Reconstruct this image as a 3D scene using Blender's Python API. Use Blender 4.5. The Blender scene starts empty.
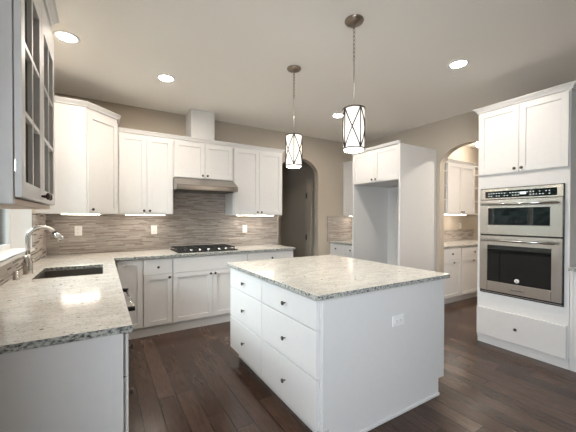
import bpy, bmesh, math, random
from mathutils import Vector, Matrix
random.seed(7)
PI = math.pi
S = bpy.context.scene
COL = S.collection

# ------------------------------------------------------------------ camera
cam_d = bpy.data.cameras.new('camera'); cam = bpy.data.objects.new('camera', cam_d); COL.objects.link(cam)
S.camera = cam
yaw, pitch, roll = math.radians(31.381), -.010, .002
F = Vector((math.sin(yaw), math.cos(yaw), 0)); R = Vector((math.cos(yaw), -math.sin(yaw), 0)); U = Vector((0, 0, 1))
F, U = F*math.cos(pitch)+U*math.sin(pitch), U*math.cos(pitch)-F*math.sin(pitch)
R, U = R*math.cos(roll)+U*math.sin(roll), U*math.cos(roll)-R*math.sin(roll)
M = Matrix((R, U, -F)).transposed().to_4x4(); M.translation = Vector((0, 0, 1.34))
cam.matrix_world = M
cam_d.sensor_fit = 'HORIZONTAL'; cam_d.sensor_width = 36; cam_d.lens = 36*303.937/576
cam_d.shift_y = (221.053-216)/576; cam_d.clip_start = .02

# ------------------------------------------------------------------ world, daylight, exposure
S.view_settings.view_transform = 'Standard'; S.view_settings.look = 'None'
S.view_settings.gamma = 1; S.view_settings.use_curve_mapping = False
S.view_settings.exposure = 1.38
W = bpy.data.worlds.new('sky'); S.world = W; W.use_nodes = True
bg = W.node_tree.nodes['Background']; bg.inputs['Color'].default_value = (.84, .92, 1, 1); bg.inputs['Strength'].default_value = 10
def area(name, loc, d, sx, sy, power, color):
    l = bpy.data.lights.new(name, 'AREA'); l.shape = 'RECTANGLE'; l.size = sx; l.size_y = sy; l.energy = power; l.color = color
    o = bpy.data.objects.new(name, l); COL.objects.link(o); o.location = loc
    o.rotation_euler = Vector(d).to_track_quat('-Z', 'Y').to_euler(); return o
for nm, lc, d_, sx, sy in (('portal_added_window', (-.76, -.8, 1.6), (1, 0, 0), 1.8, 1.4), ('portal_sink', (-.76, 2.8, 1.73), (1, 0, 0), 1.54, 1.34)):
    area(nm, lc, d_, sx, sy, 1, (1, 1, 1)).data.cycles.is_portal = True
LAMP = (1, .90, .79)
E_DOWN, E_PEND, E_UNDER, E_PANTRY = 165, .36, 15, 24

# ------------------------------------------------------------------ materials
MATS = {}
class NT:
    def __init__(s, name):
        s.m = bpy.data.materials.new(name); s.m.use_nodes = True; s.t = s.m.node_tree; s.n = s.t.nodes; s.b = s.n['Principled BSDF']; MATS[name] = s.m
    def new(s, t, **k):
        n = s.n.new(t)
        for a, v in k.items():
            if hasattr(n, a): setattr(n, a, v)
            else: s.put(n.inputs[a], v)
        return n
    def put(s, sock, v):
        if hasattr(v, 'is_output'): s.t.links.new(v, sock)
        elif hasattr(v, 'outputs'): s.t.links.new(v.outputs[0], sock)
        else: sock.default_value = v
    def math(s, op, a, b=0.0, c=None):
        n = s.n.new('ShaderNodeMath'); n.operation = op; s.put(n.inputs[0], a); s.put(n.inputs[1], b)
        if c is not None: s.put(n.inputs[2], c)
        return n.outputs[0]
    def ramp(s, fac, stops, interp='LINEAR'):
        n = s.n.new('ShaderNodeValToRGB'); n.color_ramp.interpolation = interp; e = n.color_ramp.elements
        e[0].position, e[0].color = stops[0][0], (*stops[0][1], 1); e[1].position, e[1].color = stops[-1][0], (*stops[-1][1], 1)
        for p, c in stops[1:-1]:
            q = e.new(p); q.color = (*c, 1)
        s.put(n.inputs[0], fac); return n.outputs[0]
    def mix(s, fac, a, b, mode='MIX'):
        n = s.n.new('ShaderNodeMixRGB'); n.blend_type = mode; s.put(n.inputs[0], fac)
        for i, v in ((1, a), (2, b)):
            s.put(n.inputs[i], (*v, 1) if isinstance(v, tuple) else v)
        return n.outputs[0]
    def obj(s, scale=(1, 1, 1)):
        g = s.n.new('ShaderNodeNewGeometry'); m = s.n.new('ShaderNodeMapping'); m.inputs['Scale'].default_value = scale
        s.t.links.new(g.outputs['Position'], m.inputs[0]); return m.outputs[0]
    def noise(s, vec, scale, detail=2, rough=.5):
        n = s.n.new('ShaderNodeTexNoise'); s.put(n.inputs['Vector'], vec); n.inputs['Scale'].default_value = scale
        n.inputs['Detail'].default_value = detail; n.inputs['Roughness'].default_value = rough; return n.outputs['Fac']
    def bump(s, h, strength, dist=.002):
        n = s.n.new('ShaderNodeBump'); s.put(n.inputs['Height'], h); n.inputs['Strength'].default_value = strength; n.inputs['Distance'].default_value = dist
        s.t.links.new(n.outputs[0], s.b.inputs['Normal'])
def plain(name, col, rough=.5, metal=0, spec=None, coat=0):
    t = NT(name); t.b.inputs['Base Color'].default_value = (*col, 1); t.b.inputs['Roughness'].default_value = rough; t.b.inputs['Metallic'].default_value = metal
    if spec is not None: t.b.inputs['Specular IOR Level'].default_value = spec
    if coat: t.b.inputs['Coat Weight'].default_value = coat
    return t
def painted(name, col, rough, amt=.03, scale=60, bump=.04):
    t = plain(name, col, rough); n = t.noise(t.obj(), scale, 3)
    c = t.ramp(n, [(.3, tuple(v*(1-amt) for v in col)), (.7, tuple(min(1, v*(1+amt)) for v in col))]); t.put(t.b.inputs['Base Color'], c)
    if bump: t.bump(n, bump, .001)
    return t.m
white = painted('cabinet_paint', (.70, .69, .675), .38, .012, 25, 0)
wallp = painted('greige_wall_paint', (.50, .44, .36), .85, .02, 90, .15)
ceilp = painted('ceiling_paint', (.93, .89, .83), .9, .015, 120, .2)
trimw = painted('trim_paint', (.78, .77, .75), .4, .01, 30, 0)
plastic = plain('white_plastic', (.82, .81, .79), .35).m
slotm = plain('outlet_slot', (.05, .05, .05), .6).m
nickel = plain('brushed_nickel', (.50, .46, .42), .3, 1).m
darkmetal = plain('dark_pewter', (.10, .085, .075), .32, 1).m
bronze = plain('aged_nickel', (.33, .27, .22), .35, 1).m
black = plain('black_enamel', (.012, .012, .013), .25).m
iron = plain('cast_iron', (.018, .018, .018), .55).m
blackglass = plain('black_glass', (.006, .007, .007), .04, 0, .6).m
warm_woodunder = plain('warm_lit_wood_underside', (.62, .50, .42), .5).m  # wood tone with reflected warm light painted in as pink
vinyl = plain('vinyl_frame', (.75, .76, .76), .4).m
interiorm = plain('cabinet_interior', (.55, .53, .50), .6).m  # duller off-white for inner shelves and shelf backs
# stainless with fine brushing
t = plain('stainless_steel', (.66, .62, .58), .24, 1); n = t.noise(t.obj((3, 3, 240)), 3, 3)
t.put(t.b.inputs['Roughness'], t.math('MULTIPLY_ADD', n, .06, .22)); steel = t.m
sinksteel = plain('satin_sink_steel', (.16, .145, .125), .45, .8).m
chrome = plain('polished_steel', (.66, .65, .63), .16, 1).m
# quartz
t = NT('speckled_quartz'); p = t.obj()
st = t.obj((1, 2.2, 1))
a = t.noise(st, 34, 4, .6); b = t.noise(p, 110, 3, .6); c = t.noise(st, 9, 3, .55)
base = t.ramp(c, [(.35, (.61, .59, .54)), (.65, (.74, .72, .67))])
col = t.mix(t.ramp(a, [(.56, (0, 0, 0)), (.68, (.6, .6, .6))]), base, (.40, .40, .36))
col = t.mix(t.ramp(b, [(.59, (0, 0, 0)), (.65, (.85, .85, .85))]), col, (.25, .25, .22))
v = t.new('ShaderNodeTexVoronoi'); t.put(v.inputs['Vector'], p); v.inputs['Scale'].default_value = 17
chip = t.ramp(v.outputs['Distance'], [(.09, (1, 1, 1)), (.17, (0, 0, 0))])
vr = t.new('ShaderNodeSeparateColor'); t.put(vr.inputs[0], v.outputs['Color'])
chip = t.math('MULTIPLY', chip, t.math('LESS_THAN', vr.outputs[0], .6))
col = t.mix(chip, col, (.13, .13, .115)); t.put(t.b.inputs['Base Color'], col)
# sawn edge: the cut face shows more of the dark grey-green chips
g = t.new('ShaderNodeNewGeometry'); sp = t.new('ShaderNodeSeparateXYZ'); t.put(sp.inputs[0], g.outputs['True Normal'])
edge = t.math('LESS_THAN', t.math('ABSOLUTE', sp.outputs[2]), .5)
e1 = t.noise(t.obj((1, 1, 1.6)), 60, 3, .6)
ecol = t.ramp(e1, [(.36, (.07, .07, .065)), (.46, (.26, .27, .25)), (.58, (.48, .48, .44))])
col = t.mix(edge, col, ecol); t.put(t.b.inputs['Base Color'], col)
t.b.inputs['Roughness'].default_value = .13; t.b.inputs['Specular IOR Level'].default_value = .55; quartz = t.m
# linear mosaic
def mosaic(name, tones, rowh=.0125, length=.14, rough=.3):
    t = NT(name); g = t.new('ShaderNodeNewGeometry'); sp = t.new('ShaderNodeSeparateXYZ'); t.put(sp.inputs[0], g.outputs['Position'])
    uu = t.math('ADD', sp.outputs[0], sp.outputs[1]); rowf = t.math('DIVIDE', sp.outputs[2], rowh); row = t.math('FLOOR', rowf)
    wn = t.new('ShaderNodeTexWhiteNoise', noise_dimensions='1D'); t.put(wn.inputs['W'], row)
    ln = t.math('MULTIPLY_ADD', wn.outputs['Value'], length, length*.6)
    xf = t.math('ADD', t.math('DIVIDE', uu, ln), t.math('MULTIPLY', wn.outputs['Value'], 37.)); ci = t.math('FLOOR', xf)
    w2 = t.new('ShaderNodeTexWhiteNoise', noise_dimensions='2D'); cb = t.new('ShaderNodeCombineXYZ'); t.put(cb.inputs[0], row); t.put(cb.inputs[1], ci); t.put(w2.inputs['Vector'], cb)
    col = t.ramp(w2.outputs['Value'], tones, 'CONSTANT')
    vn = t.noise(t.obj((6, 6, 90)), 3, 3); col = t.mix(.35, col, t.ramp(vn, [(.3, (.45, .42, .4)), (.7, (1, 1, 1))]), 'MULTIPLY')
    fz = t.math('FRACT', rowf); fx = t.math('FRACT', xf)
    gz = t.math('LESS_THAN', fz, .09); gx = t.math('LESS_THAN', fx, .012); gm = t.math('MAXIMUM', gz, gx)
    col = t.mix(gm, col, (.30, .27, .245)); t.put(t.b.inputs['Base Color'], col)
    t.put(t.b.inputs['Roughness'], t.math('MULTIPLY_ADD', w2.outputs['Value'], .35, .2))
    t.bump(t.math('SUBTRACT', t.math('MULTIPLY', w2.outputs['Value'], .6), gm), .5, .0015); return t.m
tile = mosaic('linear_mosaic_tile', [(0, (.30, .26, .225)), (.16, (.37, .33, .295)), (.36, (.43, .39, .35)), (.56, (.33, .29, .255)), (.7, (.48, .44, .40)), (.86, (.39, .35, .315))])
# hardwood
t = NT('dark_hardwood'); g = t.new('ShaderNodeNewGeometry'); sp = t.new('ShaderNodeSeparateXYZ'); t.put(sp.inputs[0], g.outputs['Position'])
xf = t.math('DIVIDE', t.math('ADD', sp.outputs[0], .031), .125); ix = t.math('FLOOR', xf)
wn = t.new('ShaderNodeTexWhiteNoise', noise_dimensions='1D'); t.put(wn.inputs['W'], ix)
yf = t.math('ADD', t.math('DIVIDE', sp.outputs[1], 1.25), t.math('MULTIPLY', wn.outputs['Value'], 19.)); iy = t.math('FLOOR', yf)
w2 = t.new('ShaderNodeTexWhiteNoise', noise_dimensions='2D'); cb = t.new('ShaderNodeCombineXYZ'); t.put(cb.inputs[0], ix); t.put(cb.inputs[1], iy); t.put(w2.inputs['Vector'], cb)
va = t.new('ShaderNodeVectorMath', operation='ADD'); t.put(va.inputs[0], t.obj((9, 1.3, 1))); t.put(va.inputs[1], w2.outputs['Color'])
gr = t.noise(va.outputs[0], 6, 5, .62)
wv = t.new('ShaderNodeVectorMath', operation='SCALE'); t.put(wv.inputs[0], w2.outputs['Color']); wv.inputs['Scale'].default_value = 8
vb = t.new('ShaderNodeVectorMath', operation='ADD'); t.put(vb.inputs[0], t.obj((5, .9, 1))); t.put(vb.inputs[1], wv.outputs[0])
fig = t.noise(vb.outputs[0], 2.2, 2, .5); fig = t.math('FRACT', t.math('MULTIPLY', fig, 9.))
tone = t.ramp(w2.outputs['Value'], [(0, (.048, .027, .019)), (.5, (.066, .038, .027)), (1, (.092, .056, .040))])
col = t.mix(.5, tone, t.ramp(gr, [(.3, (.45, .42, .40)), (.7, (1.35, 1.32, 1.3))]), 'MULTIPLY')
col = t.mix(.35, col, t.ramp(fig, [(0, (.6, .58, .56)), (.3, (1.1, 1.1, 1.1)), (1, (1.1, 1.1, 1.1))]), 'MULTIPLY')
fx = t.math('FRACT', xf); fy = t.math('FRACT', yf)
gap = t.math('MAXIMUM', t.math('LESS_THAN', fx, .036), t.math('LESS_THAN', fy, .0022))
col = t.mix(gap, col, (.012, .009, .008)); t.put(t.b.inputs['Base Color'], col)
t.put(t.b.inputs['Roughness'], t.math('MULTIPLY_ADD', gr, .10, .17)); t.b.inputs['Specular IOR Level'].default_value = .36
t.bump(t.math('SUBTRACT', t.math('MULTIPLY', gr, .5), gap), .6, .002); floorm = t.m
def emit(name, col, strength, base=(.9, .9, .9)):
    t = plain(name, base, .5); t.b.inputs['Emission Color'].default_value = (*col, 1); t.b.inputs['Emission Strength'].default_value = strength; return t.m
em_down = emit('downlight_lens', LAMP, E_DOWN); em_pend = emit('lit_opal_glass', (1, .88, .75), E_PEND)
em_bulb = emit('pendant_diffuser', (1, .86, .70), 26)
em_under = emit('led_strip', (1, .88, .76), E_UNDER); em_pantry = emit('lit_flush_glass', LAMP, E_PANTRY)
t = NT('window_glass'); out = t.n['Material Output']; tr = t.new('ShaderNodeBsdfTransparent'); gl = t.new('ShaderNodeBsdfGlossy'); gl.inputs['Roughness'].default_value = .02
fr = t.new('ShaderNodeFresnel'); fr.inputs[0].default_value = 1.45; mx = t.new('ShaderNodeMixShader'); t.put(mx.inputs[0], fr); t.put(mx.inputs[1], tr); t.put(mx.inputs[2], gl)
tr.inputs[0].default_value = (.93, .96, .95, 1); t.put(out.inputs[0], mx.outputs[0]); glass = t.m
hedge = painted('hedge_leaves', (.016, .026, .022), .8, .6, 14, .6)
ledtxt = emit('panel_legends', (.8, .85, .85), .55, (.6, .6, .6))

# ------------------------------------------------------------------ geometry helpers
class MB:
    def __init__(s): s.bm = bmesh.new(); s.mats = []
    def mi(s, m):
        if m not in s.mats: s.mats.append(m)
        return s.mats.index(m)
    def box(s, x0, x1, y0, y1, z0, z1, m=None, bev=0.0):
        t = bmesh.new(); bmesh.ops.create_cube(t, size=1)
        for v in t.verts: v.co = Vector(((x0+x1)/2+v.co.x*(x1-x0), (y0+y1)/2+v.co.y*(y1-y0), (z0+z1)/2+v.co.z*(z1-z0)))
        if bev: bmesh.ops.bevel(t, geom=t.edges[:], offset=bev, segments=1, affect='EDGES')
        return s.add(t, m)
    def add(s, t, m=None, smooth=False):
        i = s.mi(m) if m else 0
        bmesh.ops.recalc_face_normals(t, faces=t.faces[:])
        me = bpy.data.meshes.new('tmp'); t.to_mesh(me); t.free(); n0 = len(s.bm.faces); s.bm.from_mesh(me); bpy.data.meshes.remove(me)
        s.bm.faces.ensure_lookup_table()
        for f in s.bm.faces[n0:]:
            f.material_index = i
            if smooth: f.smooth = True
        return s
    def poly(s, pts, d, m=None):       # extrude polygon (list of Vector) along d
        t = bmesh.new(); a = [t.verts.new(p) for p in pts]; b = [t.verts.new(Vector(p)+Vector(d)) for p in pts]
        t.faces.new(a); t.faces.new(b[::-1]); n = len(a)
        for i in range(n): t.faces.new((a[i], a[(i+1) % n], b[(i+1) % n], b[i]))
        return s.add(t, m)
    def lathe(s, prof, c=(0, 0, 0), axis='Z', seg=20, m=None, smooth=True):   # prof: (r, h)
        t = bmesh.new(); rings = []
        ax = {'Z': lambda r, h, a: (r*math.cos(a), r*math.sin(a), h), 'Y': lambda r, h, a: (r*math.cos(a), h, r*math.sin(a)), 'X': lambda r, h, a: (h, r*math.cos(a), r*math.sin(a))}[axis]
        for r, h in prof:
            if r < 1e-6: rings.append([t.verts.new(Vector(c)+Vector(ax(0, h, 0)))])
            else: rings.append([t.verts.new(Vector(c)+Vector(ax(r, h, 2*PI*k/seg))) for k in range(seg)])
        for A, B in zip(rings, rings[1:]):
            for k in range(seg):
                q = [A[k % len(A)], A[(k+1) % len(A)], B[(k+1) % len(B)], B[k % len(B)]]; u = []
                for w in q:
                    if w not in u: u.append(w)
                if len(u) > 2: t.faces.new(u)
        if len(rings[0]) > 1: t.faces.new(rings[0])
        if len(rings[-1]) > 1: t.faces.new(rings[-1][::-1])
        return s.add(t, m, smooth)
    def tube(s, pts, r, seg=10, m=None, closed=False):
        t = bmesh.new(); pts = [Vector(p) for p in pts]; n = len(pts); rings = []
        rr = r if isinstance(r, (list, tuple)) else [r]*n; prev = None
        for i, p in enumerate(pts):
            a = pts[(i-1) % n] if (closed or i) else p; b = pts[(i+1) % n] if (closed or i < n-1) else p
            d = (b-a).normalized()
            if prev is None: x = d.orthogonal().normalized()
            else: x = (prev-d*prev.dot(d)).normalized()
            prev = x; y = d.cross(x)
            rings.append([t.verts.new(p+(x*math.cos(2*PI*k/seg)+y*math.sin(2*PI*k/seg))*rr[i]) for k in range(seg)])
        for i in range(n if closed else n-1):
            A, B = rings[i], rings[(i+1) % n]
            for k in range(seg): t.faces.new((A[k], A[(k+1) % seg], B[(k+1) % seg], B[k]))
        if not closed: t.faces.new(rings[0][::-1]); t.faces.new(rings[-1])
        return s.add(t, m, True)
    def build(s, name, m, parent=None, loc=None, rz=None):
        me = bpy.data.meshes.new(name)
        if not s.mats: s.mats = [m]
        s.bm.to_mesh(me); s.bm.free()
        for k in s.mats: me.materials.append(k if k else m)
        o = bpy.data.objects.new(name, me); COL.objects.link(o)
        if parent: o.parent = parent
        if loc is not None: o.location = loc
        if rz is not None: o.rotation_euler.z = rz
        return o
def slab(xs, ys, keep, z0, z1):
    t = bmesh.new(); V = {}
    def v(i, j, k):
        if (i, j, k) not in V: V[i, j, k] = t.verts.new((xs[i], ys[j], (z0, z1)[k]))
        return V[i, j, k]
    C = {(i, j) for i in range(len(xs)-1) for j in range(len(ys)-1) if keep(i, j)}
    for i, j in C:
        t.faces.new((v(i, j, 1), v(i+1, j, 1), v(i+1, j+1, 1), v(i, j+1, 1))); t.faces.new((v(i, j, 0), v(i, j+1, 0), v(i+1, j+1, 0), v(i+1, j, 0)))
        for (di, dj), (a, b) in {(-1, 0): ((i, j+1), (i, j)), (1, 0): ((i+1, j), (i+1, j+1)), (0, -1): ((i, j), (i+1, j)), (0, 1): ((i+1, j+1), (i, j+1))}.items():
            if (i+di, j+dj) not in C: t.faces.new((v(*a, 0), v(*b, 0), v(*b, 1), v(*a, 1)))
    return t
def thing(name, label, cat, loc=(0, 0, 0), rz=0, group=None):
    o = bpy.data.objects.new(name, None); o.empty_display_size = .1; COL.objects.link(o); o.location = loc; o.rotation_euler.z = rz
    return tag(o, label, cat, group)
def tag(o, label, cat, group=None):
    o['label'] = label; o['category'] = cat
    if group: o['group'] = group
    return o
def struct(o): o['kind'] = 'structure'; return o
def sbox(name, x0, x1, y0, y1, z0, z1, m, parent=None):
    o = MB().box(x0, x1, y0, y1, z0, z1).build(name, m, parent)
    return o if parent else struct(o)

# ------------------------------------------------------------------ key positions (metres)
XW, XR, YW, ZC = -.55, 4.19, 4.347, 2.76
CT, CB = .914, .884                      # counter top, underside
YB = 3.694                               # back counter front edge
YU = 4.01; ZU = 1.381                    # upper cabinets
XO = 3.487                               # oven cabinet front

# ------------------------------------------------------------------ room shell
sbox('floor', -.75, 7.2, -3.4, 6.7, -.1, 0, floorm)
sbox('ceiling', -.75, 7.2, -3.4, 6.7, ZC, ZC+.1, ceilp)
def wall_open(name, axis, pos, thick, a0, a1, holes, m=wallp):
    # wall lying in plane axis=pos, running a0..a1, with rectangular holes (b0,b1,z0,z1)
    xs = sorted({a0, a1, *[h[0] for h in holes], *[h[1] for h in holes]}); zs = sorted({0, ZC, *[h[2] for h in holes], *[h[3] for h in holes]})
    def keep(i, j):
        cx, cz = (xs[i]+xs[i+1])/2, (zs[j]+zs[j+1])/2
        return not any(h[0] < cx < h[1] and h[2] < cz < h[3] for h in holes)
    t = slab(xs, zs, keep, 0, thick)
    for v in t.verts:
        a, z, d = v.co
        v.co = (a, pos+d, z) if axis == 'Y' else (pos+d, a, z)
    mb = MB(); mb.add(t); return struct(mb.build(name, m))
WIN = (2.03, 3.57, 1.06, 2.40)
wall_open('wall_left', 'X', XW, -.20, -3.4, YW+.115, [WIN, (-1.7, .1, .9, 2.3)])
wall_open('wall_front', 'Y', -3.2, -.15, XW-.2, 7.1, [])
def wall_arch(name, axis, pos, thick, a0, a1, o0, o1, spring, rise, m=wallp):
    c, h = (o0+o1)/2, (o1-o0)/2
    arc = [(c-h*math.cos(PI*k/24), spring+rise*math.sin(PI*k/24)) for k in range(25)]
    mb = MB(); mk = (lambda a, z: (a, pos, z)) if axis == 'Y' else (lambda a, z: (pos, a, z)); d = (0, thick, 0) if axis == 'Y' else (thick, 0, 0)
    P = [(a0, 0), (o0, 0)]+arc+[(o1, 0), (a1, 0), (a1, ZC), (a0, ZC)]
    mb.poly([Vector(mk(*p)) for p in P], d, m); o = mb.build(name, m)
    return struct(o)
wall_arch('wall_back', 'Y', YW, .115, XW, 4.33, 2.47, 3.286, 2.07, .30)
wall_arch('wall_right', 'X', XR, .115, -3.2, YW, 1.80, 2.63, 2.10, .265)
# hall beyond the back arch
sbox('wall_hall_far', 1.2, 4.33, 5.9, 6.0, 0, ZC, wallp)
sbox('wall_hall_left', 1.2, 1.3, 4.462, 5.9, 0, ZC, wallp)
wall_open('wall_hall_right', 'X', 3.42, .1, 4.462, 5.9, [])
d1 = MB().box(3.378, 3.4195, 4.70, 4.90, .01, 2.10, bev=.004).build('door_1', wallp); struct(d1)
for z in (.25, .92, 1.72):
    MB().box(3.368, 3.3775, 4.84, 4.865, z, z+.1, bev=.001).build('hinge', darkmetal, d1)
# pantry beyond the right arch
sbox('wall_pantry_back', XR+.115, 7.1, 3.30, 3.40, 0, ZC, wallp)
sbox('wall_pantry_right', 7.0, 7.1, .6, 3.30, 0, ZC, wallp)
sbox('wall_pantry_front', XR+.115, 7.1, .5, .6, 0, ZC, wallp)
# sink window
w = MB(); y0, y1, z0, z1 = WIN; fx0, fx1 = XW-.19, XW-.145
w.box(fx0, fx1, y0, y0+.05, z0, z1); w.box(fx0, fx1, y1-.05, y1, z0, z1); w.box(fx0, fx1, y0+.05, y1-.05, z0, z0+.05); w.box(fx0, fx1, y0+.05, y1-.05, z1-.05, z1)
w.box(fx0, fx1, (y0+y1)/2-.03, (y0+y1)/2+.03, z0+.05, z1-.05)
w1 = struct(w.build('window_1', vinyl))
g1 = MB(); g1.box(XW-.17, XW-.165, y0+.05, (y0+y1)/2-.03, z0+.05, z1-.05); g1.box(XW-.17, XW-.165, (y0+y1)/2+.03, y1-.05, z0+.05, z1-.05); g1.build('window_pane', glass, w1)
sl = MB(); sl.box(XW-.144, XW+.022, y0, y1, z0-.0005, z0+.006, bev=.002); sl.box(XW, XW+.022, y0-.03, y1, z0-.02, z0+.006, bev=.003); struct(sl.build('trim_2', trimw))
rv = MB(); rv.box(XW-.144, XW, y1-.004, y1-.0005, z0+.006, z1); rv.box(XW-.144, XW, y0+.0005, y0+.004, z0+.006, z1); rv.box(XW-.144, XW, y0+.004, y1-.004, z1-.004, z1-.0005); struct(rv.build('trim_3', trimw))
def added_window(n, axis, pos, a0, a1, z0, z1):
    w = MB(); mk = (lambda p, q, r, s: w.box(p, q, pos, pos+.05, r, s)) if axis == 'Y' else (lambda p, q, r, s: w.box(pos, pos+.05, p, q, r, s))
    mk(a0, a0+.06, z0, z1); mk(a1-.06, a1, z0, z1); mk(a0+.06, a1-.06, z0, z0+.06); mk(a0+.06, a1-.06, z1-.06, z1)
    k = 3 if axis == 'Y' else 2
    for i in range(1, k):
        c = a0+(a1-a0)*i/k; mk(c-.03, c+.03, z0+.06, z1-.06)
    struct(w.build('window_%d' % n, vinyl))
added_window(2, 'X', XW-.15, -1.7, .1, .9, 2.3)  # unseen window, placed and sized for the daylight it throws on island and ceiling
# outside the sink window
t = bmesh.new(); bmesh.ops.create_grid(t, x_segments=60, y_segments=24, size=.5)
for v in t.verts:
    a, b = v.co.x*9+2.5, v.co.y*3.2+1.3
    v.co = (-4.2+random.uniform(-.10, .10)-.15*math.sin(a*2.3), a, b)
r = bmesh.ops.extrude_face_region(t, geom=t.faces[:])
for v in [q for q in r['geom'] if isinstance(q, bmesh.types.BMVert)]: v.co.x -= .5
mb = MB(); mb.add(t); tag(mb.build('hedge', hedge), 'dark green hedge outside the window over the sink', 'hedge')
struct(MB().box(-6, -.78, -3.5, 8, -.2, -.1).build('ground', hedge))
# baseboards
sbox('baseboard_back', 3.30, 3.50, YW-.014, YW, 0, .11, trimw)

# ------------------------------------------------------------------ tile backsplashes (fixed to the walls)
def bs(name, *b): o = MB().box(*b).build(name, tile); return struct(o)
bs('trim_4', XW+.010, .757, YW-.010, YW, CT+.001, ZU-.001)
bs('trim_5', .757, 1.56, YW-.010, YW, CT+.001, 1.69)
bs('trim_6', 1.56, 2.44, YW-.010, YW, CT+.001, ZU-.001)
bs('trim_7', XW, XW+.010, 3.57, YW-.001, CT+.001, ZU-.001)
bs('trim_8', XW, XW+.010, 1.40, 3.57, CT+.001, 1.039)
bs('trim_9', 3.483, XR-.010, YW-.010, YW, CT+.001, ZU-.001)
bs('trim_10', XR-.010, XR, 3.60, YW-.001, CT+.001, ZU-.001)
bs('trim_11', XR+.145, 6.4, 3.29, 3.30, CT+.001, 1.12)

# ------------------------------------------------------------------ cabinet kit  (local: front faces -Y, x = width, body goes +Y)
TF = .020
def knob(parent, x, z, y=-TF, s=1.0, m=darkmetal):
    MB().lathe([(.0045*s, 0), (.0045*s, -.012*s), (.008*s, -.014*s), (.0145*s, -.019*s), (.0145*s, -.024*s), (.010*s, -.028*s), (0, -.029*s)], (x, y, z), 'Y', 14).build('knob', m, parent)
def shaker(name, x0, x1, z0, z1, parent, rail=.055, kn=None, flip=False):
    g = .0015; x0 += g; x1 -= g; z0 += g; z1 -= g; b = .0012
    mb = MB(); mb.box(x0, x0+rail, -TF, -.001, z0, z1, bev=b); mb.box(x1-rail, x1, -TF, -.001, z0, z1, bev=b)
    mb.box(x0+rail, x1-rail, -TF, -.001, z0, z0+rail, bev=b); mb.box(x0+rail, x1-rail, -TF, -.001, z1-rail, z1, bev=b)
    mb.box(x0+rail-.002, x1-rail+.002, -TF+.010, -.003, z0+rail-.002, z1-rail+.002)
    o = mb.build(name, white, parent)
    if kn: knob(o, *kn)
    return o
def slabfront(name, x0, x1, z0, z1, parent, kn=None, th=TF):
    g = .0015; o = MB().box(x0+g, x1-g, -th, -.001, z0+g, z1-g, bev=.002).build(name, white, parent)
    for k in (kn or []): knob(o, *k, y=-th)
    return o
def crown(parent, w, top, h=.05, out=.035, depth=.33, left=False, right=False, name='crown_moulding'):
    # strip along the front, plus optional returns on the sides
    prof = [(0, 0), (-.012, 0), (-.014, h*.25), (-out*.8, h*.75), (-out, h*.8), (-out, h), (0, h)]
    xl, xr = (-out if left else 0), (w+out if right else w)
    t = bmesh.new()
    def ring(f): return [t.verts.new(f(p, z)) for p, z in prof]
    rings = []
    if left: rings.append(ring(lambda p, z: (p, depth, top+z)))
    rings.append(ring(lambda p, z: ((p if left else 0), p-0.0, top+z)))
    rings.append(ring(lambda p, z: ((w-p if right else w), p, top+z)))
    if right: rings.append(ring(lambda p, z: (w-p, depth, top+z)))
    n = len(prof)
    for A, B in zip(rings, rings[1:]):
        for k in range(n): t.faces.new((A[k], A[(k+1) % n], B[(k+1) % n], B[k]))
    t.faces.new(rings[0]); t.faces.new(rings[-1][::-1])
    mb = MB(); mb.add(t); return mb.build(name, white, parent)
def body(parent, w, d, z0, z1, toe=0, name='cabinet_body'):
    mb = MB(); mb.box(0, w, 0, d, z0, z1, bev=.001)
    return mb.build(name, white, parent)
def base_cab(label, loc, rz, w, d, fronts, group=None, toe_h=.105, toe_in=.012, name='base_cabinet', cat='cabinet', hollow=False):
    c = thing(name, label, cat, loc, rz, group)
    if hollow:
        mb = MB(); mb.box(0, w, 0, .018, toe_h, CB-.001); mb.box(0, .018, .018, d, toe_h, CB-.001); mb.box(w-.018, w, .018, d, toe_h, CB-.001); mb.box(.018, w-.018, .018, d, toe_h, toe_h+.018); mb.build('cabinet_body', white, c)
    else: body(c, w, d, toe_h, CB-.001)
    MB().box(0, w, toe_in, d, 0, toe_h).build('toe_kick', white, c)
    for f in fronts:
        k, x0, x1, z0, z1, kn = f
        if k == 'door': shaker('door', x0, x1, z0, z1, c, kn=kn)
        elif k == 'panel': shaker('panel', x0, x1, z0, z1, c, kn=None)
        else: slabfront(k, x0, x1, z0, z1, c, kn)
    return c
def upper_cab(label, loc, rz, w, h, d=.335, split=True, group=None, left=False, right=False, kz=.035, top_h=.045, name='wall_cabinet', reveal=.012, out=.03):
    c = thing(name, label, 'cabinet', loc, rz, group); body(c, w, d, 0, h)
    m = w/2; top = h-.02
    if split:
        shaker('door', reveal, m, .008, top, c, kn=(m-.032, .008+kz)); shaker('door', m, w-reveal, .008, top, c, kn=(m+.032, .008+kz))
    else: shaker('door', reveal, w-reveal, .008, top, c, kn=(w-.05, .04) if split is False else None)
    crown(c, w, h, top_h, out, d, left, right)
    return c

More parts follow.
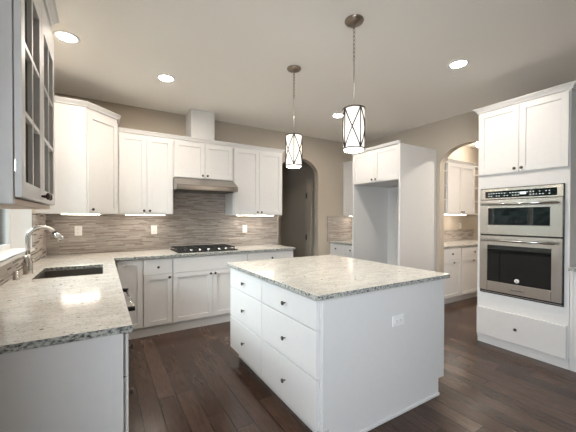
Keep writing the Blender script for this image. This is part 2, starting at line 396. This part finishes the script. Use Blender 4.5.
# ------------------------------------------------------------------ back wall, base run
BY = 3.732
Z1, ZD, ZT = .695, .115, .872
GB = 'white base cabinets under the cooktop wall'
base_cab('narrow white base cabinet end panel in the inner corner beside the dishwasher run', (.10, BY, 0), 0, .283, .6, [('panel', .03, .278, ZD, ZT, None)], GB)
base_cab('white base cabinet with one drawer over one door, left of the cooktop', (.383, BY, 0), 0, .311, .6, [('drawer', .004, .307, Z1, ZT, [(.155, .78)]), ('door', .004, .307, ZD, Z1, (.275, .655))], GB)
base_cab('wide white base cabinet with two doors directly under the gas cooktop', (.694, BY, 0), 0, .948, .6, [('false_front', .004, .944, Z1, ZT, None), ('door', .004, .474, ZD, Z1, (.445, .655)), ('door', .474, .944, ZD, Z1, (.503, .655))], GB)
base_cab('white base cabinet right of the cooktop, beside the hall archway', (1.642, BY, 0), 0, .72, .6, [('drawer', .004, .716, Z1, ZT, [(.36, .79)]), ('door', .004, .36, ZD, Z1, (.33, .655)), ('door', .36, .716, ZD, Z1, (.39, .655))], GB)
# left run (faces +X)
LX = .068; LD = LX-XW-.012
GL = 'white base cabinets in the sink run'
c = base_cab('white base cabinet at the near end of the sink counter, with flat end panel', (LX, 1.385, 0), PI/2, .60, LD, [('drawer', .004, .596, Z1, ZT, [(.10, .775)]), ('drawer', .004, .596, .405, Z1, [(.15, .555)]), ('drawer', .004, .596, ZD, .405, [(.15, .26)])], GL)
ep = MB(); ep.box(-.001, -.012, 0.0, LD, .0, CB-.001); ep.box(-.0125, -.020, .0, .04, .0, CB-.001, bev=.001); ep.build('end_panel', white, c)
base_cab('white sink base cabinet with two doors beneath the undermount sink', (LX, 2.60, 0), PI/2, .84, LD, [('false_front', .004, .836, Z1, ZT, None), ('door', .004, .42, ZD, Z1, (.39, .655)), ('door', .42, .836, ZD, Z1, (.45, .655))], GL, hollow=True)
dw = thing('dishwasher', 'white panelled dishwasher with steel bar handle beside the sink', 'dishwasher', (LX, 1.985+.002, 0), PI/2)
body(dw, .61, LD, .105, CB-.001); MB().box(0, .61, .05, LD, 0, .105).build('toe_kick', white, dw)
dd = slabfront('door', .004, .606, ZD, ZT, dw)
h = MB(); h.tube([(.03, -.085, .80), (.58, -.085, .80)], .011, 12); h.build('handle', chrome, dd)
for x in (.035, .575): MB().box(x-.012, x+.012, -.096, -TF+.002, .787, .813, bev=.003).build('handle_post', black, dd)
# L worktop with sink cut-out
SX0, SX1, SY0, SY1 = -.42, .0, 2.70, 3.27
xs = [XW+.001, SX0, SX1, .100, 2.38]; ys = [1.355, SY0, SY1, YB, YW-.001]
mb = MB(); mb.add(slab(xs, ys, lambda i, j: (i == 3 and j == 3) or (i < 3 and not (i == 1 and j == 1)), CB, CT))
o = mb.build('countertop', quartz); b_ = o.modifiers.new('edge', 'BEVEL'); b_.width = .002; b_.segments = 1; b_.limit_method = 'ANGLE'
tag(o, 'L-shaped speckled quartz worktop running from the sink to the cooktop', 'countertop')
# sink
t = bmesh.new(); o0 = .012
def ringv(ins, z): return [t.verts.new(p) for p in ((SX0-o0+ins, SY0-o0+ins, z), (SX1+o0-ins, SY0-o0+ins, z), (SX1+o0-ins, SY1+o0-ins, z), (SX0-o0+ins, SY1+o0-ins, z))]
rs = [ringv(0, CB-.001), ringv(.010, CB-.001), ringv(.018, CB-.19), ringv(.05, CB-.205), ringv(.19, CB-.208), ringv(.19, CB-.222), ringv(.008, CB-.215), ringv(0, CB-.01)]
for A, B in zip(rs, rs[1:]+rs[:1]):
    for k in range(4): t.faces.new((A[k], A[(k+1) % 4], B[(k+1) % 4], B[k]))
mb = MB(); bmesh.ops.recalc_face_normals(t, faces=t.faces[:]); mb.add(t)
sk = thing('sink', 'rectangular undermount stainless sink in the left quartz counter', 'sink', (0, 0, 0)); mb.build('basin', sinksteel, sk)
MB().lathe([(.048, 0), (.045, .004), (.025, -.004), (.0, -.004)], ((SX0+SX1)/2, (SY0+SY1)/2, CB-.206), 'Z', 24).build('drain', chrome, sk)
# faucet
FX, FY = -.478, 2.95
fa = thing('faucet', 'brushed steel gooseneck pull-down faucet behind the sink', 'faucet', (FX, FY, CT))
MB().lathe([(.033, 0), (.033, .006), (.029, .012), (.031, .06), (.027, .10), (.019, .13), (.0165, .15)], (0, 0, 0), 'Z', 24).build('base', steel, fa)
pts = [(0, 0, .14), (0, 0, .20), (0, 0, .265)]+[(.085-.085*math.cos(a), 0, .265+.088*math.sin(a)) for a in [PI*k/16 for k in range(1, 14)]]
MB().tube(pts, .0155, 14).build('spout', steel, fa)
e = Vector(pts[-1]); dr = (Vector(pts[-1])-Vector(pts[-2])).normalized()
MB().tube([e, e+dr*.012], .0175, 14).build('collar', black, fa)
MB().tube([e+dr*.012, e+dr*.04, e+dr*.075, e+dr*.08], [.0175, .021, .026, .020], 16).build('spray_head', chrome, fa)
MB().tube([(.02, -.0, .085), (.045, -.0, .10), (.085, .0, .145)], [.009, .007, .005], 10).build('handle', steel, fa)
ag = MB().lathe([(.019, 0), (.019, .005), (.0165, .008), (.0165, .055), (.013, .060), (0, .060)], (0, 0, 0), 'Z', 20).build('air_gap_cap', steel, None, (-.505, 2.73, CT))
tag(ag, 'small steel cylinder air gap on the counter beside the faucet', 'air gap')

# ------------------------------------------------------------------ back wall, upper run
GU = 'white wall cabinets on the cooktop wall'
HU = 2.335-ZU
upper_cab('tall two-door white wall cabinet between the corner cabinet and the range hood', (.149, YU+TF, ZU), 0, .613, HU, d=YW-YU-TF-.001, group=GU)
upper_cab('tall two-door white wall cabinet right of the hood, next to the archway', (1.553, YU+TF, ZU), 0, .80, HU, d=YW-YU-TF-.001, group=GU, right=True)
upper_cab('short two-door white wall cabinet directly above the range hood', (.762, YU+TF, 1.85), 0, .791, 2.335-1.85, d=YW-YU-TF-.001, group=GU)
ch = MB(); ch.box(.983, 1.295, 4.03+.002, YW-.001, 2.381, ZC-.001, bev=.002)
tag(ch.build('duct_cover', white), 'white boxed duct cover rising from the hood cabinet to the ceiling', 'duct cover')
# diagonal corner cabinet
cc = thing('corner_wall_cabinet', 'taller diagonal white corner cabinet left of the cooktop wall cabinets', 'cabinet', (XW, YW, ZU)); cc['group'] = GU
HC = 2.470-ZU
K = .405; L_ = .61+.085
P = [(.001, -.001), (.001, -.61), (K, -.61), (.698, -.337+.02), (.698, -.001)]
def polybody(mb, P, z0, z1):
    return mb.poly([Vector((x, y, z0)) for x, y in P], (0, 0, z1-z0))
polybody(MB(), P, 0, HC).build('cabinet_body', white, cc)
a = math.atan2(-.317+.61, .698-K); wd = math.hypot(.698-K, .293)
dr_ = shaker('door', .012, wd-.012, .008, HC-.05, cc, kn=(.05, .045)); dr_.location = (K, -.61, 0); dr_.rotation_euler.z = a
# crown following the three sides
path = [(.001, -.61), (K, -.61), (.698, -.317), (.698, -.002)]
t = bmesh.new(); prof = [(0, 0), (.012, 0), (.014, .012), (.034, .040), (.036, .042), (.036, .052), (0, .052)]; rings = []
for i, p in enumerate(path):
    p = Vector(p); ds = []
    if i: ds.append((p-Vector(path[i-1])).normalized())
    if i < 3: ds.append((Vector(path[i+1])-p).normalized())
    ns = [Vector((d.y, -d.x)) for d in ds]; nn = sum(ns, Vector((0, 0))).normalized(); k = 1/nn.dot(ns[0])
    rings.append([t.verts.new((p.x+nn.x*o_*k, p.y+nn.y*o_*k, HC+z)) for o_, z in prof])
for A, B in zip(rings, rings[1:]):
    for k in range(len(prof)): t.faces.new((A[k], A[(k+1) % 7], B[(k+1) % 7], B[k]))
t.faces.new(rings[0]); t.faces.new(rings[-1][::-1])
mb = MB(); mb.add(t); mb.build('crown_moulding', white, cc)
# hood
hoodsteel = plain('brushed_hood_steel', (.40, .37, .335), .34, 1).m
rh = thing('range_hood', 'slim stainless under-cabinet range hood above the cooktop', 'range hood', (.764, 3.83, 1.69))
prof = [(0, 0), (0, .062), (.175, .155), (.51, .155), (.51, 0)]
mb = MB(); mb.poly([Vector((0, y, z)) for y, z in prof], (.787, 0, 0)); mb.build('hood_shell', hoodsteel, rh)
mb = MB(); mb.box(.04, .38, .05, .45, -.006, -.0005, bev=.002); mb.box(.41, .75, .05, .45, -.006, -.0005, bev=.002); mb.build('filter', darkmetal, rh)
MB().box(.012, .775, -.003, -.0005, .012, .050, bev=.001).build('front_strip', nickel, rh)
# cooktop
CX, CY, CW, CD = .765, 3.775, .765, .50
ck = thing('gas_cooktop', 'black gas cooktop with iron grates and steel knobs', 'cooktop', (CX, CY, CT))
MB().box(0, CW, 0, CD, .0005, .012, bev=.004).build('tray', black, ck)
for (x, y, r) in ((.14, .16, .035), (.14, .37, .042), (.3825, .27, .055), (.625, .16, .035), (.625, .37, .042)):
    MB().lathe([(r*1.25, 0), (r*1.25, .006), (r*.95, .008), (r*.95, .016), (r*.9, .019), (0, .019)], (x, y, .012), 'Z', 22).build('burner', iron, ck)
for i in range(3):
    x0 = .015+i*.247; x1 = x0+.241; mb = MB(); z0, z1 = .036, .047
    for x in (x0, (x0+x1)/2-.005, x1-.010): mb.box(x, x+.010, .085, .485, z0, z1, bev=.002)
    for y in (.085, .18, .28, .38, .475): mb.box(x0, x1, y, y+.010, z0, z1, bev=.002)
    for x in (x0, x1-.01):
        for y in (.085, .475): mb.box(x, x+.010, y, y+.010, .012, z0+.001)
    mb.build('grate', iron, ck)
for x in (.17, .275, .3825, .52, .615):
    MB().lathe([(.017, 0), (.019, .004), (.017, .024), (.013, .028), (0, .028)], (x, .042, .012), 'Z', 16).build('knob', chrome, ck)

# ------------------------------------------------------------------ glass-front cabinet over the left counter (faces +X)
GX = XW+.34-TF; gy0, gw = 1.218, .752; gd = GX-XW-.001
gc = thing('glass_door_cabinet', 'white wall cabinet with two glass mullioned doors, upper left foreground', 'cabinet', (GX, gy0, ZU), PI/2)
mb = MB(); GH = 2.325-ZU; s_ = .018
mb.box(0, s_, 0, gd, 0, GH); mb.box(gw-s_, gw, 0, gd, 0, GH); mb.box(s_, gw-s_, 0, gd, GH-s_, GH); mb.box(s_, gw-s_, gd-.008, gd, s_, GH-s_)
mb.box(s_, gw-s_, .0, .018, GH-.13, GH-s_)
mb.build('cabinet_body', white, gc)
MB().box(s_+.0005, gw-s_-.0005, 0, gd, .0, s_).build('bottom_panel', warm_woodunder, gc)
mb = MB(); mb.box(-.006, -.0005, .0, .045, 0, GH, bev=.001); mb.box(-.006, -.0005, gd-.045, gd, 0, GH, bev=.001); mb.build('side_trim', white, gc)
for z in (.30, .52, .74): MB().box(s_+.001, gw-s_-.001, .03, gd-.01, z, z+.018).build('shelf', interiorm, gc)
zb, zt = .022, .865; rl = .052
for i in range(2):
    x0 = .004 if i == 0 else gw/2+.0015; x1 = gw/2-.0015 if i == 0 else gw-.004
    mb = MB(); b = .0015
    mb.box(x0, x0+rl, -TF, -.001, zb, zt, bev=b); mb.box(x1-rl, x1, -TF, -.001, zb, zt, bev=b)
    mb.box(x0+rl, x1-rl, -TF, -.001, zb, zb+rl, bev=b); mb.box(x0+rl, x1-rl, -TF, -.001, 2.12-ZU, zt, bev=b)
    d_ = mb.build('door', white, gc)
    gx0, gx1, gz0, gz1 = x0+rl, x1-rl, zb+rl, 2.12-ZU; mb = MB(); xm = (gx0+gx1)/2; mt = .009
    mb.box(xm-mt, xm+mt, -TF+.001, -.004, gz0, gz1, bev=b)
    for k in (1, 2):
        zz = gz0+(gz1-gz0)*k/3; mb.box(gx0, xm-mt, -TF+.001, -.004, zz-mt, zz+mt, bev=b); mb.box(xm+mt, gx1, -TF+.001, -.004, zz-mt, zz+mt, bev=b)
    mb.build('muntin_grid', white, d_)
    MB().box(gx0-.003, gx1+.003, -.0035, -.001, gz0-.003, gz1+.003).build('door_glass', glass, d_)
    knob(d_, x1-.026 if i == 0 else x0+.026, .045, s=1.0)
    hx = x0-.002 if i == 0 else x1-.001
    for hz in (.10, .72): MB().box(hx, hx+.003, -.006, -.002, hz, hz+.035).build('hinge', nickel, d_)
crown(gc, gw, GH, .05, .04, gd, True, True)

# ------------------------------------------------------------------ island
IX0, IX1, IY0, IY1 = 1.004, 2.273, 1.336, 2.770
isl = thing('kitchen_island', 'white kitchen island with six drawers in the middle of the room', 'kitchen island', (1.056, 1.372, 0))
BW, BD = 2.245-1.056, 2.745-1.372   # body from (0,0)
mb = MB(); mb.box(0, BW, .0, BD, .12, CB-.001, bev=.001); mb.box(.065, BW-.075, .0, BD, 0, .12); mb.build('cabinet_body', white, isl)
mb = MB(); mb.poly([Vector((x, -.006, z)) for x, z in ((.012, CB-.001), (.012, .12), (.068, .12), (.068, .0), (BW-.07, .0), (BW-.07, .125), (BW, .125), (BW, CB-.001))], (0, .0055, 0)); mb.build('end_panel', white, isl)
MB().box(.068, BW-.07, -.018, -.0065, 0, .022, bev=.003).build('shoe_moulding', white, isl)
dz = [(.12, .411), (.419, .691), (.699, .868)]
for c0, c1 in ((1.384, 2.074), (2.082, 2.745)):
    for z0, z1 in dz:
        y0, y1 = c0-1.372, c1-1.372; o = MB().box(-.022, -.001, y0, y1, z0, z1, bev=.002).build('drawer', white, isl)
        MB().lathe([(.0045, 0), (.0045, -.014), (.009, -.017), (.0145, -.021), (.0145, -.026), (.010, -.029), (0, -.030)], (-.022, (y0+y1)/2, {.12: .262, .419: .545, .699: .778}[z0]), 'X', 14).build('knob', darkmetal, o)
for y0, y1 in ((.012, .68), (.69, BD-.01)):
    o = MB().box(BW+.001, BW+.020, y0, y1, .13, .868, bev=.002).build('door', white, isl)
it = MB().box(IX0, IX1, IY0, IY1, CB, CT, bev=.002).build('island_countertop', quartz)
tag(it, 'rectangular speckled quartz slab on top of the kitchen island', 'countertop')

# ------------------------------------------------------------------ outlets
def outlet(label, loc, rz, kind='duplex', horiz=False, group=None, w=.072, h=.115):
    o = thing('wall_outlet', label, 'outlet', loc, rz, group)
    if horiz: w, h = h, w
    MB().box(-w/2, w/2, -.006, -.0003, -h/2, h/2, bev=.002).build('cover_plate', plastic, o)
    if kind == 'switch':
        MB().box(-.016, .016, -.010, -.0055, -.033, .033, bev=.002).build('rocker', plastic, o); return o
    for s in (-1, 1):
        cx, cz = (s*.021, 0) if horiz else (0, s*.021)
        q = MB().box(cx-.015, cx+.015, -.0085, -.0055, cz-.014, cz+.014, bev=.002).build('receptacle', plastic, o)
        sl = MB()
        for k in (-1, 1):
            if horiz: sl.box(cx-.005, cx+.005, -.0092, -.0084, cz+k*.006-.001, cz+k*.006+.001)
            else: sl.box(cx+k*.006-.001, cx+k*.006+.001, -.0092, -.0084, cz-.005, cz+.005)
        sl.build('slot', slotm, q)
    return o
GO = 'white outlets on the cooktop wall backsplash'
outlet('white outlet on the tile near the corner, behind the sink', (-.244, YW-.010, 1.185), 0, group=GO)
outlet('white outlet on the tile just left of the cooktop', (.578, YW-.010, 1.18), 0, group=GO)
outlet('white outlet on the tile just right of the cooktop', (1.866, YW-.010, 1.172), 0, group=GO)
outlet('white horizontal outlet on the end panel of the island', (1.708, 1.366, .648), 0, horiz=True)
outlet('small white outlet above the tile strip in the pantry', (5.93, 3.30, 1.20), 0)

# ------------------------------------------------------------------ fridge enclosure (faces -X): local x runs to world -Y
FXF, FYN, FYF, FT = 3.386, 2.684, 3.590, 2.345
fe = thing('refrigerator_surround', 'tall white empty refrigerator surround with two doors over the opening', 'cabinet', (FXF+TF, FYF, 0), -PI/2)
fd = XR-FXF-TF-.001; fw = FYF-FYN
MB().box(0, .025, -TF, fd, 0, FT, bev=.001).build('side_panel', white, fe)
MB().box(fw-.025, fw, -TF, fd, 0, FT, bev=.001).build('side_panel', white, fe)
MB().box(.0255, fw-.0255, 0, fd, 1.862, FT, bev=.001).build('cabinet_body', white, fe)
MB().box(.0255, fw-.0255, fd-.012, fd, 0, 1.861).build('back_panel', white, fe)
m_ = fw/2
shaker('door', .027, m_, 1.868, FT-.012, fe, kn=(m_-.035, 1.905)); shaker('door', m_, fw-.027, 1.868, FT-.012, fe, kn=(m_+.035, 1.905))
cr_ = crown(fe, fw, FT, .035, .03, .44, True, False); cr_.location.y = -TF
# cabinets between surround and back wall
c = base_cab('white base cabinet with two drawers beside the hall archway corner', (3.56, YW-.001, 0), -PI/2, YW-.001-FYF-.002, XR-3.56-.012, [('drawer', .02, .37, Z1, ZT, [(.19, .80)]), ('drawer', .37, .74, Z1, ZT, [(.56, .80)]), ('door', .02, .37, ZD, Z1, (.34, .655)), ('door', .37, .74, ZD, Z1, (.40, .655))])
o = MB().box(3.530, XR-.001, FYF+.002, YW-.001, CB, CT, bev=.002).build('countertop', quartz); tag(o, 'short quartz counter between the refrigerator surround and the back wall', 'countertop')
u_ = upper_cab('white wall cabinet in the far corner, left of the refrigerator surround', (3.855+TF, YW-.001, ZU), -PI/2, YW-.001-FYF-.002, 2.335-ZU, d=XR-3.855-TF-.001)

# ------------------------------------------------------------------ oven tower (faces -X)
OY0, OY1 = .990, 1.757; ow = OY1-OY0; OD = XR-XO-TF-.001; OT = 2.475
ot = thing('oven_cabinet', 'tall white oven tower with two upper doors and bottom drawer', 'cabinet', (XO+TF, OY1, 0), -PI/2)
mb = MB(); mb.box(0, ow, 0, OD, .06, .555, bev=.001); mb.box(0, ow, 0, OD, 1.655, OT, bev=.001); mb.box(0, .038, 0, OD, .555, 1.655); mb.box(ow-.038, ow, 0, OD, .555, 1.655); mb.box(.038, ow-.038, OD-.01, OD, .555, 1.655)
mb.build('cabinet_body', white, ot)
MB().box(0, ow, .012, OD, 0, .06).build('toe_kick', white, ot)
m_ = ow/2+.0
shaker('door', .008, m_, 1.80, 2.462, ot, kn=(m_-.03, 1.835)); shaker('door', m_, ow-.008, 1.80, 2.462, ot, kn=(m_+.03, 1.835))
slabfront('drawer', .008, ow-.008, .098, .392, ot, [(ow/2-.005, .245)], th=.032)
crown(ot, ow, OT, .05, .04, OD, True, True)
ov = thing('double_oven', 'stainless double wall oven with microwave set in the tower', 'oven', (XO+TF, 1.72, .557), -PI/2)
WO = .69; z0 = .557
def oz(z): return z-z0
MB().box(.006, WO-.006, .003, .50, .004, oz(1.640)).build('oven_box', black, ov)
MB().box(-.006, WO+.006, -.010, -.0005, -.006, oz(1.654)).build('black_surround', black, ov)
MB().box(0, WO, -.018, -.0105, oz(1.538), oz(1.648), bev=.003).build('control_panel', steel, ov)
cp = MB().box(.045, WO-.045, -.0195, -.0182, oz(1.552), oz(1.622)).build('control_glass', blackglass, ov)
for i in range(22):
    x = .075+i*.0243
    for k in range(2):
        if random.random() < .72 and not .35 < x < .415: MB().box(x, x+.012*random.uniform(.6, 1), -.0202, -.0196, oz(1.570+k*.026), oz(1.574+k*.026)).build('panel_legend', ledtxt, cp)
MB().box(.36, .41, -.0202, -.0196, oz(1.578), oz(1.600)).build('panel_display', ledtxt, cp)
def oven_door(z0_, z1_, wx0, wx1, wz0, wz1, hz):
    mb = MB(); y0, y1 = -.034, -.0105
    mb.box(0, wx0, y0, y1, z0_, z1_, bev=.002); mb.box(wx1, WO, y0, y1, z0_, z1_, bev=.002)
    mb.box(wx0, wx1, y0, y1, z0_, wz0, bev=.002); mb.box(wx0, wx1, y0, y1, wz1, z1_, bev=.002)
    d = mb.build('oven_door', steel, ov)
    MB().box(wx0+.0005, wx1-.0005, y0+.003, -.0108, wz0+.0005, wz1-.0005).build('window', blackglass, d)
    h = MB(); h.tube([(.035, y0-.045, hz), (WO-.035, y0-.045, hz)], .0115, 14)
    for x in (.05, WO-.05): h.tube([(x, y0+.001, hz), (x, y0-.045, hz)], .009, 10)
    h.build('handle', chrome, d); return d
oven_door(oz(1.175), oz(1.530), .082, .600, oz(1.272), oz(1.446), oz(1.487))
d2 = oven_door(oz(.585), oz(1.160), .075, .612, oz(.685), oz(1.062), oz(1.115))
MB().lathe([(.021, 0), (.021, -.003), (.0, -.0035)], (WO/2, -.0312, oz(.722)), 'Y', 24).build('medallion', plastic, d2)
mb = MB(); mb.box(WO/2-.007, WO/2-.003, -.0356, -.0349, oz(.713), oz(.731)); mb.poly([Vector((WO/2-.003+a_, -.0356, oz(b_2))) for a_, b_2 in ((0, .720), (.008, .731), (.011, .731), (.004, .722), (.011, .713), (.008, .713))], (0, .0007, 0)); mb.build('emblem', plain('emblem_red', (.35, .04, .03), .4).m, d2)
MB().box(WO/2-.062, WO/2+.062, -.037, -.0335, oz(.612), oz(.642), bev=.002).build('badge', chrome, d2)
MB().box(0, WO, -.014, -.0102, oz(.557), oz(.580)).build('vent_trim', black, ov)
MB().box(.0, WO, -.018, -.0142, oz(.562), oz(.568)).build('vent_lip', steel, ov)
def text_mesh(s, size, name, m, parent, loc, rot, extrude=.0006):
    cu = bpy.data.curves.new(name, 'FONT'); cu.body = s; cu.size = size; cu.extrude = extrude; cu.align_x = 'CENTER'; cu.align_y = 'CENTER'
    tmp = bpy.data.objects.new('tmp', cu); COL.objects.link(tmp); bpy.context.view_layer.update()
    me = bpy.data.meshes.new_from_object(tmp.evaluated_get(bpy.context.evaluated_depsgraph_get())); bpy.data.objects.remove(tmp)
    me.materials.clear(); me.materials.append(m); o = bpy.data.objects.new(name, me); COL.objects.link(o); o.parent = parent; o.location = loc; o.rotation_euler = rot; return o
text_mesh('KitchenAid', .022, 'badge_lettering', black, d2, (WO/2, -.0374, oz(.627)), (PI/2, 0, 0))
# near right base run
base_cab('white base cabinet at the right edge, near side of the oven tower', (XO+TF, OY0-.003, 0), -PI/2, .80, XR-XO-TF-.012, [('drawer', .03, .79, Z1, ZT, [(.41, .785)]), ('door', .03, .41, ZD, Z1, (.38, .655)), ('door', .41, .79, ZD, Z1, (.44, .655))])
o = MB().box(XO-.022, XR-.001, OY0-.803, OY0-.003, CB, CT, bev=.002).build('countertop', quartz); tag(o, 'sliver of quartz counter at the right edge beside the oven tower', 'countertop')

# ------------------------------------------------------------------ pantry
PY = 2.70
base_cab('white pantry base cabinet seen left through the right archway', (XR+.145, PY, 0), 0, 4.862-XR-.146, .585, [('drawer', .01, .52, Z1, ZT, [(.26, .79)]), ('door', .01, .52, ZD, Z1, (.30, .655))], 'white pantry base cabinets', toe_in=.06)
base_cab('white pantry base cabinet seen right through the right archway', (4.864, PY, 0), 0, .62, .585, [('drawer', .005, .61, Z1, ZT, [(.37, .79)]), ('door', .005, .61, ZD, Z1, (.33, .655))], 'white pantry base cabinets', toe_in=.06)
base_cab('white pantry base cabinet hidden mostly behind the oven tower', (5.486, PY, 0), 0, .90, .585, [('drawer', .005, .89, Z1, ZT, [(.45, .79)]), ('door', .005, .89, ZD, Z1, (.85, .655))], 'white pantry base cabinets', toe_in=.06)
o = MB().box(XR+.142, 6.40, PY-.03, 3.289, CB, CT, bev=.002).build('countertop', quartz); tag(o, 'speckled quartz counter in the pantry beyond the right archway', 'countertop')
upper_cab('white two-door wall cabinet between open shelves in the pantry', (4.95, 2.97+TF, 1.41), 0, .88, 2.30-1.41, d=3.30-2.97-TF-.001)
def shelf_unit(x0, x1, label):
    s = thing('open_shelf_unit', label, 'shelf', (x0, 2.985, 1.41), 0, 'open shelves flanking the pantry cabinet'); w = x1-x0; h = 2.30-1.41; d = 3.299-2.985
    mb = MB(); mb.box(0, w, d-.012, d, 0, h); mb.build('back_panel', interiorm, s)
    for z in (0, .237, .475, .713, h-.018): MB().box(.001, w-.001, .0, d-.0125, z, z+.018, bev=.001).build('shelf', white, s)
    return s
shelf_unit(4.60, 4.948, 'white open shelf left of the pantry wall cabinet'); shelf_unit(5.832, 6.18, 'white open shelf right of the pantry wall cabinet')
fl = thing('flush_ceiling_light', 'small round flush ceiling light inside the pantry', 'ceiling light', (6.05, 3.02, ZC))
MB().lathe([(.085, -.0005), (.09, -.01), (.075, -.035), (.0, -.035)], (0, 0, 0), 'Z', 24).build('mount', nickel, fl)
MB().lathe([(.07, -.0355), (.095, -.06), (.085, -.10), (.05, -.13), (0, -.14)], (0, 0, 0), 'Z', 24).build('glass_shade', em_pantry, fl)
fl.location = (5.85, 2.88, ZC)

# ------------------------------------------------------------------ lights
em_pantry_fill = emit('pantry_fill_lens', LAMP, 420)  # lens glow of the added pantry fill lamp
def downlight(x, y, label, lens=None):
    d = thing('recessed_downlight', label, 'ceiling light', (x, y, ZC), 0, 'recessed ceiling downlights')
    MB().lathe([(.062, -.001), (.064, -.006), (.085, -.005), (.088, -.0005), (.062, -.0004)], (0, 0, 0), 'Z', 32).build('trim_ring', plastic, d)
    MB().lathe([(.0618, -.0025), (.05, -.004), (0, -.0045)], (0, 0, 0), 'Z', 32).build('lens', lens or em_down, d)
downlight(-.235, 2.96, 'round lit downlight nearest the glass-door cabinet')
downlight(.557, 3.30, 'round lit downlight in front of the two-door cabinet left of the hood')
downlight(2.80, 1.585, 'round lit downlight nearest the oven tower')
downlight(5.0, 1.75, 'added unseen fill downlight brightening the pantry beyond the right archway', em_pantry_fill)  # extra lamp out of view, put in to brighten the pantry
downlight(2.79, 3.245, 'round lit downlight seen behind the larger pendant')
def pendant(x, y, label, ph):
    p = thing('pendant_light', label, 'pendant light', (x, y, ZC), 0, 'pendants over the island')
    MB().lathe([(.066, -.0005), (.068, -.006), (.061, -.016), (.03, -.024), (.010, -.028), (0, -.028)], (0, 0, 0), 'Z', 28).build('canopy', bronze, p)
    ch = MB(); z = -.030; n = 9; step = .0285
    for i in range(n):
        c = z-.014-i*step; pts = []
        for k in range(12):
            a = 2*PI*k/12; u_, v_ = .008*math.cos(a), .0185*math.sin(a); pts.append((u_, 0, c+v_) if i % 2 else (0, u_, c+v_))
        ch.tube(pts, .0023, 6, closed=True)
    ch.build('chain', bronze, p)
    zs = z-n*step; zt = 2.130-ZC; zb = 1.822-ZC; r = .074
    MB().tube([(0, 0, zs), (0, 0, zt-.004)], .0045, 10).build('rod', nickel, p)
    sh = MB(); sh.lathe([(.0, zt-.012), (r, zt-.012), (r, zb+.012), (r*.97, zb+.006), (0, zb+.006)], (0, 0, 0), 'Z', 40); sh.build('shade', em_pend, p)
    MB().lathe([(r*.90, zb+.0055), (r*.85, zb+.002), (0, zb+.001)], (0, 0, 0), 'Z', 32).build('diffuser', em_bulb, p)
    fr = MB(); R_ = r+.0035
    for zz in (zt-.006, zb+.018):
        fr.tube([(R_*math.cos(2*PI*k/40), R_*math.sin(2*PI*k/40), zz) for k in range(40)], .0042, 6, closed=True)
    for k in range(3):
        a = 2*PI*k/3+.9; fr.tube([(0, 0, zt-.004), (R_*math.cos(a), R_*math.sin(a), zt-.005)], .003, 6)
    nb = 4
    for k in range(nb):
        a0, a1 = 2*PI*k/nb+ph, 2*PI*(k+1)/nb+ph
        fr.tube([(R_*math.cos(a0), R_*math.sin(a0), zt-.006), (R_*math.cos(a0), R_*math.sin(a0), zb+.018)], .0046, 6)
        for s in (0, 1):
            pts = []
            for j in range(11):
                q = j/10; a = a0+(a1-a0)*(q if s else 1-q); pts.append((R_*math.cos(a), R_*math.sin(a), zt-.006+(zb+.018-zt+.006)*q))
            fr.tube(pts, .0046, 6)
    fr.build('metal_cage', darkmetal, p)
pendant(1.546, 1.628, 'nearer and larger looking drum pendant with crossed metal cage', 1.459)
pendant(1.555, 2.445, 'farther drum pendant with crossed metal cage near the archway', 1.01)
def under(loc, w, rz, label, d=.03):
    u_ = thing('under_cabinet_light', label, 'light', loc, rz, 'slim lights under the wall cabinets')
    MB().box(-w/2, w/2, -d/2-.004, d/2+.004, -.005, -.0003, bev=.001).build('housing', plastic, u_)
    MB().box(-w/2+.006, w/2-.006, -d/2, d/2, -.008, -.0052).build('led_strip', em_under, u_)
under((-.20, 4.02, ZU), .36, 0, 'slim lit strip beneath the diagonal corner cabinet')
under((.455, 4.12, ZU), .45, 0, 'slim lit strip beneath the cabinet left of the hood')
under((1.95, 4.12, ZU), .60, 0, 'slim lit strip beneath the cabinet right of the hood')
under((3.97, 3.97, ZU), .62, PI/2, 'slim lit strip beneath the far corner wall cabinet')
under((5.39, 3.10, 1.41), .70, 0, 'slim lit strip beneath the pantry wall cabinet')
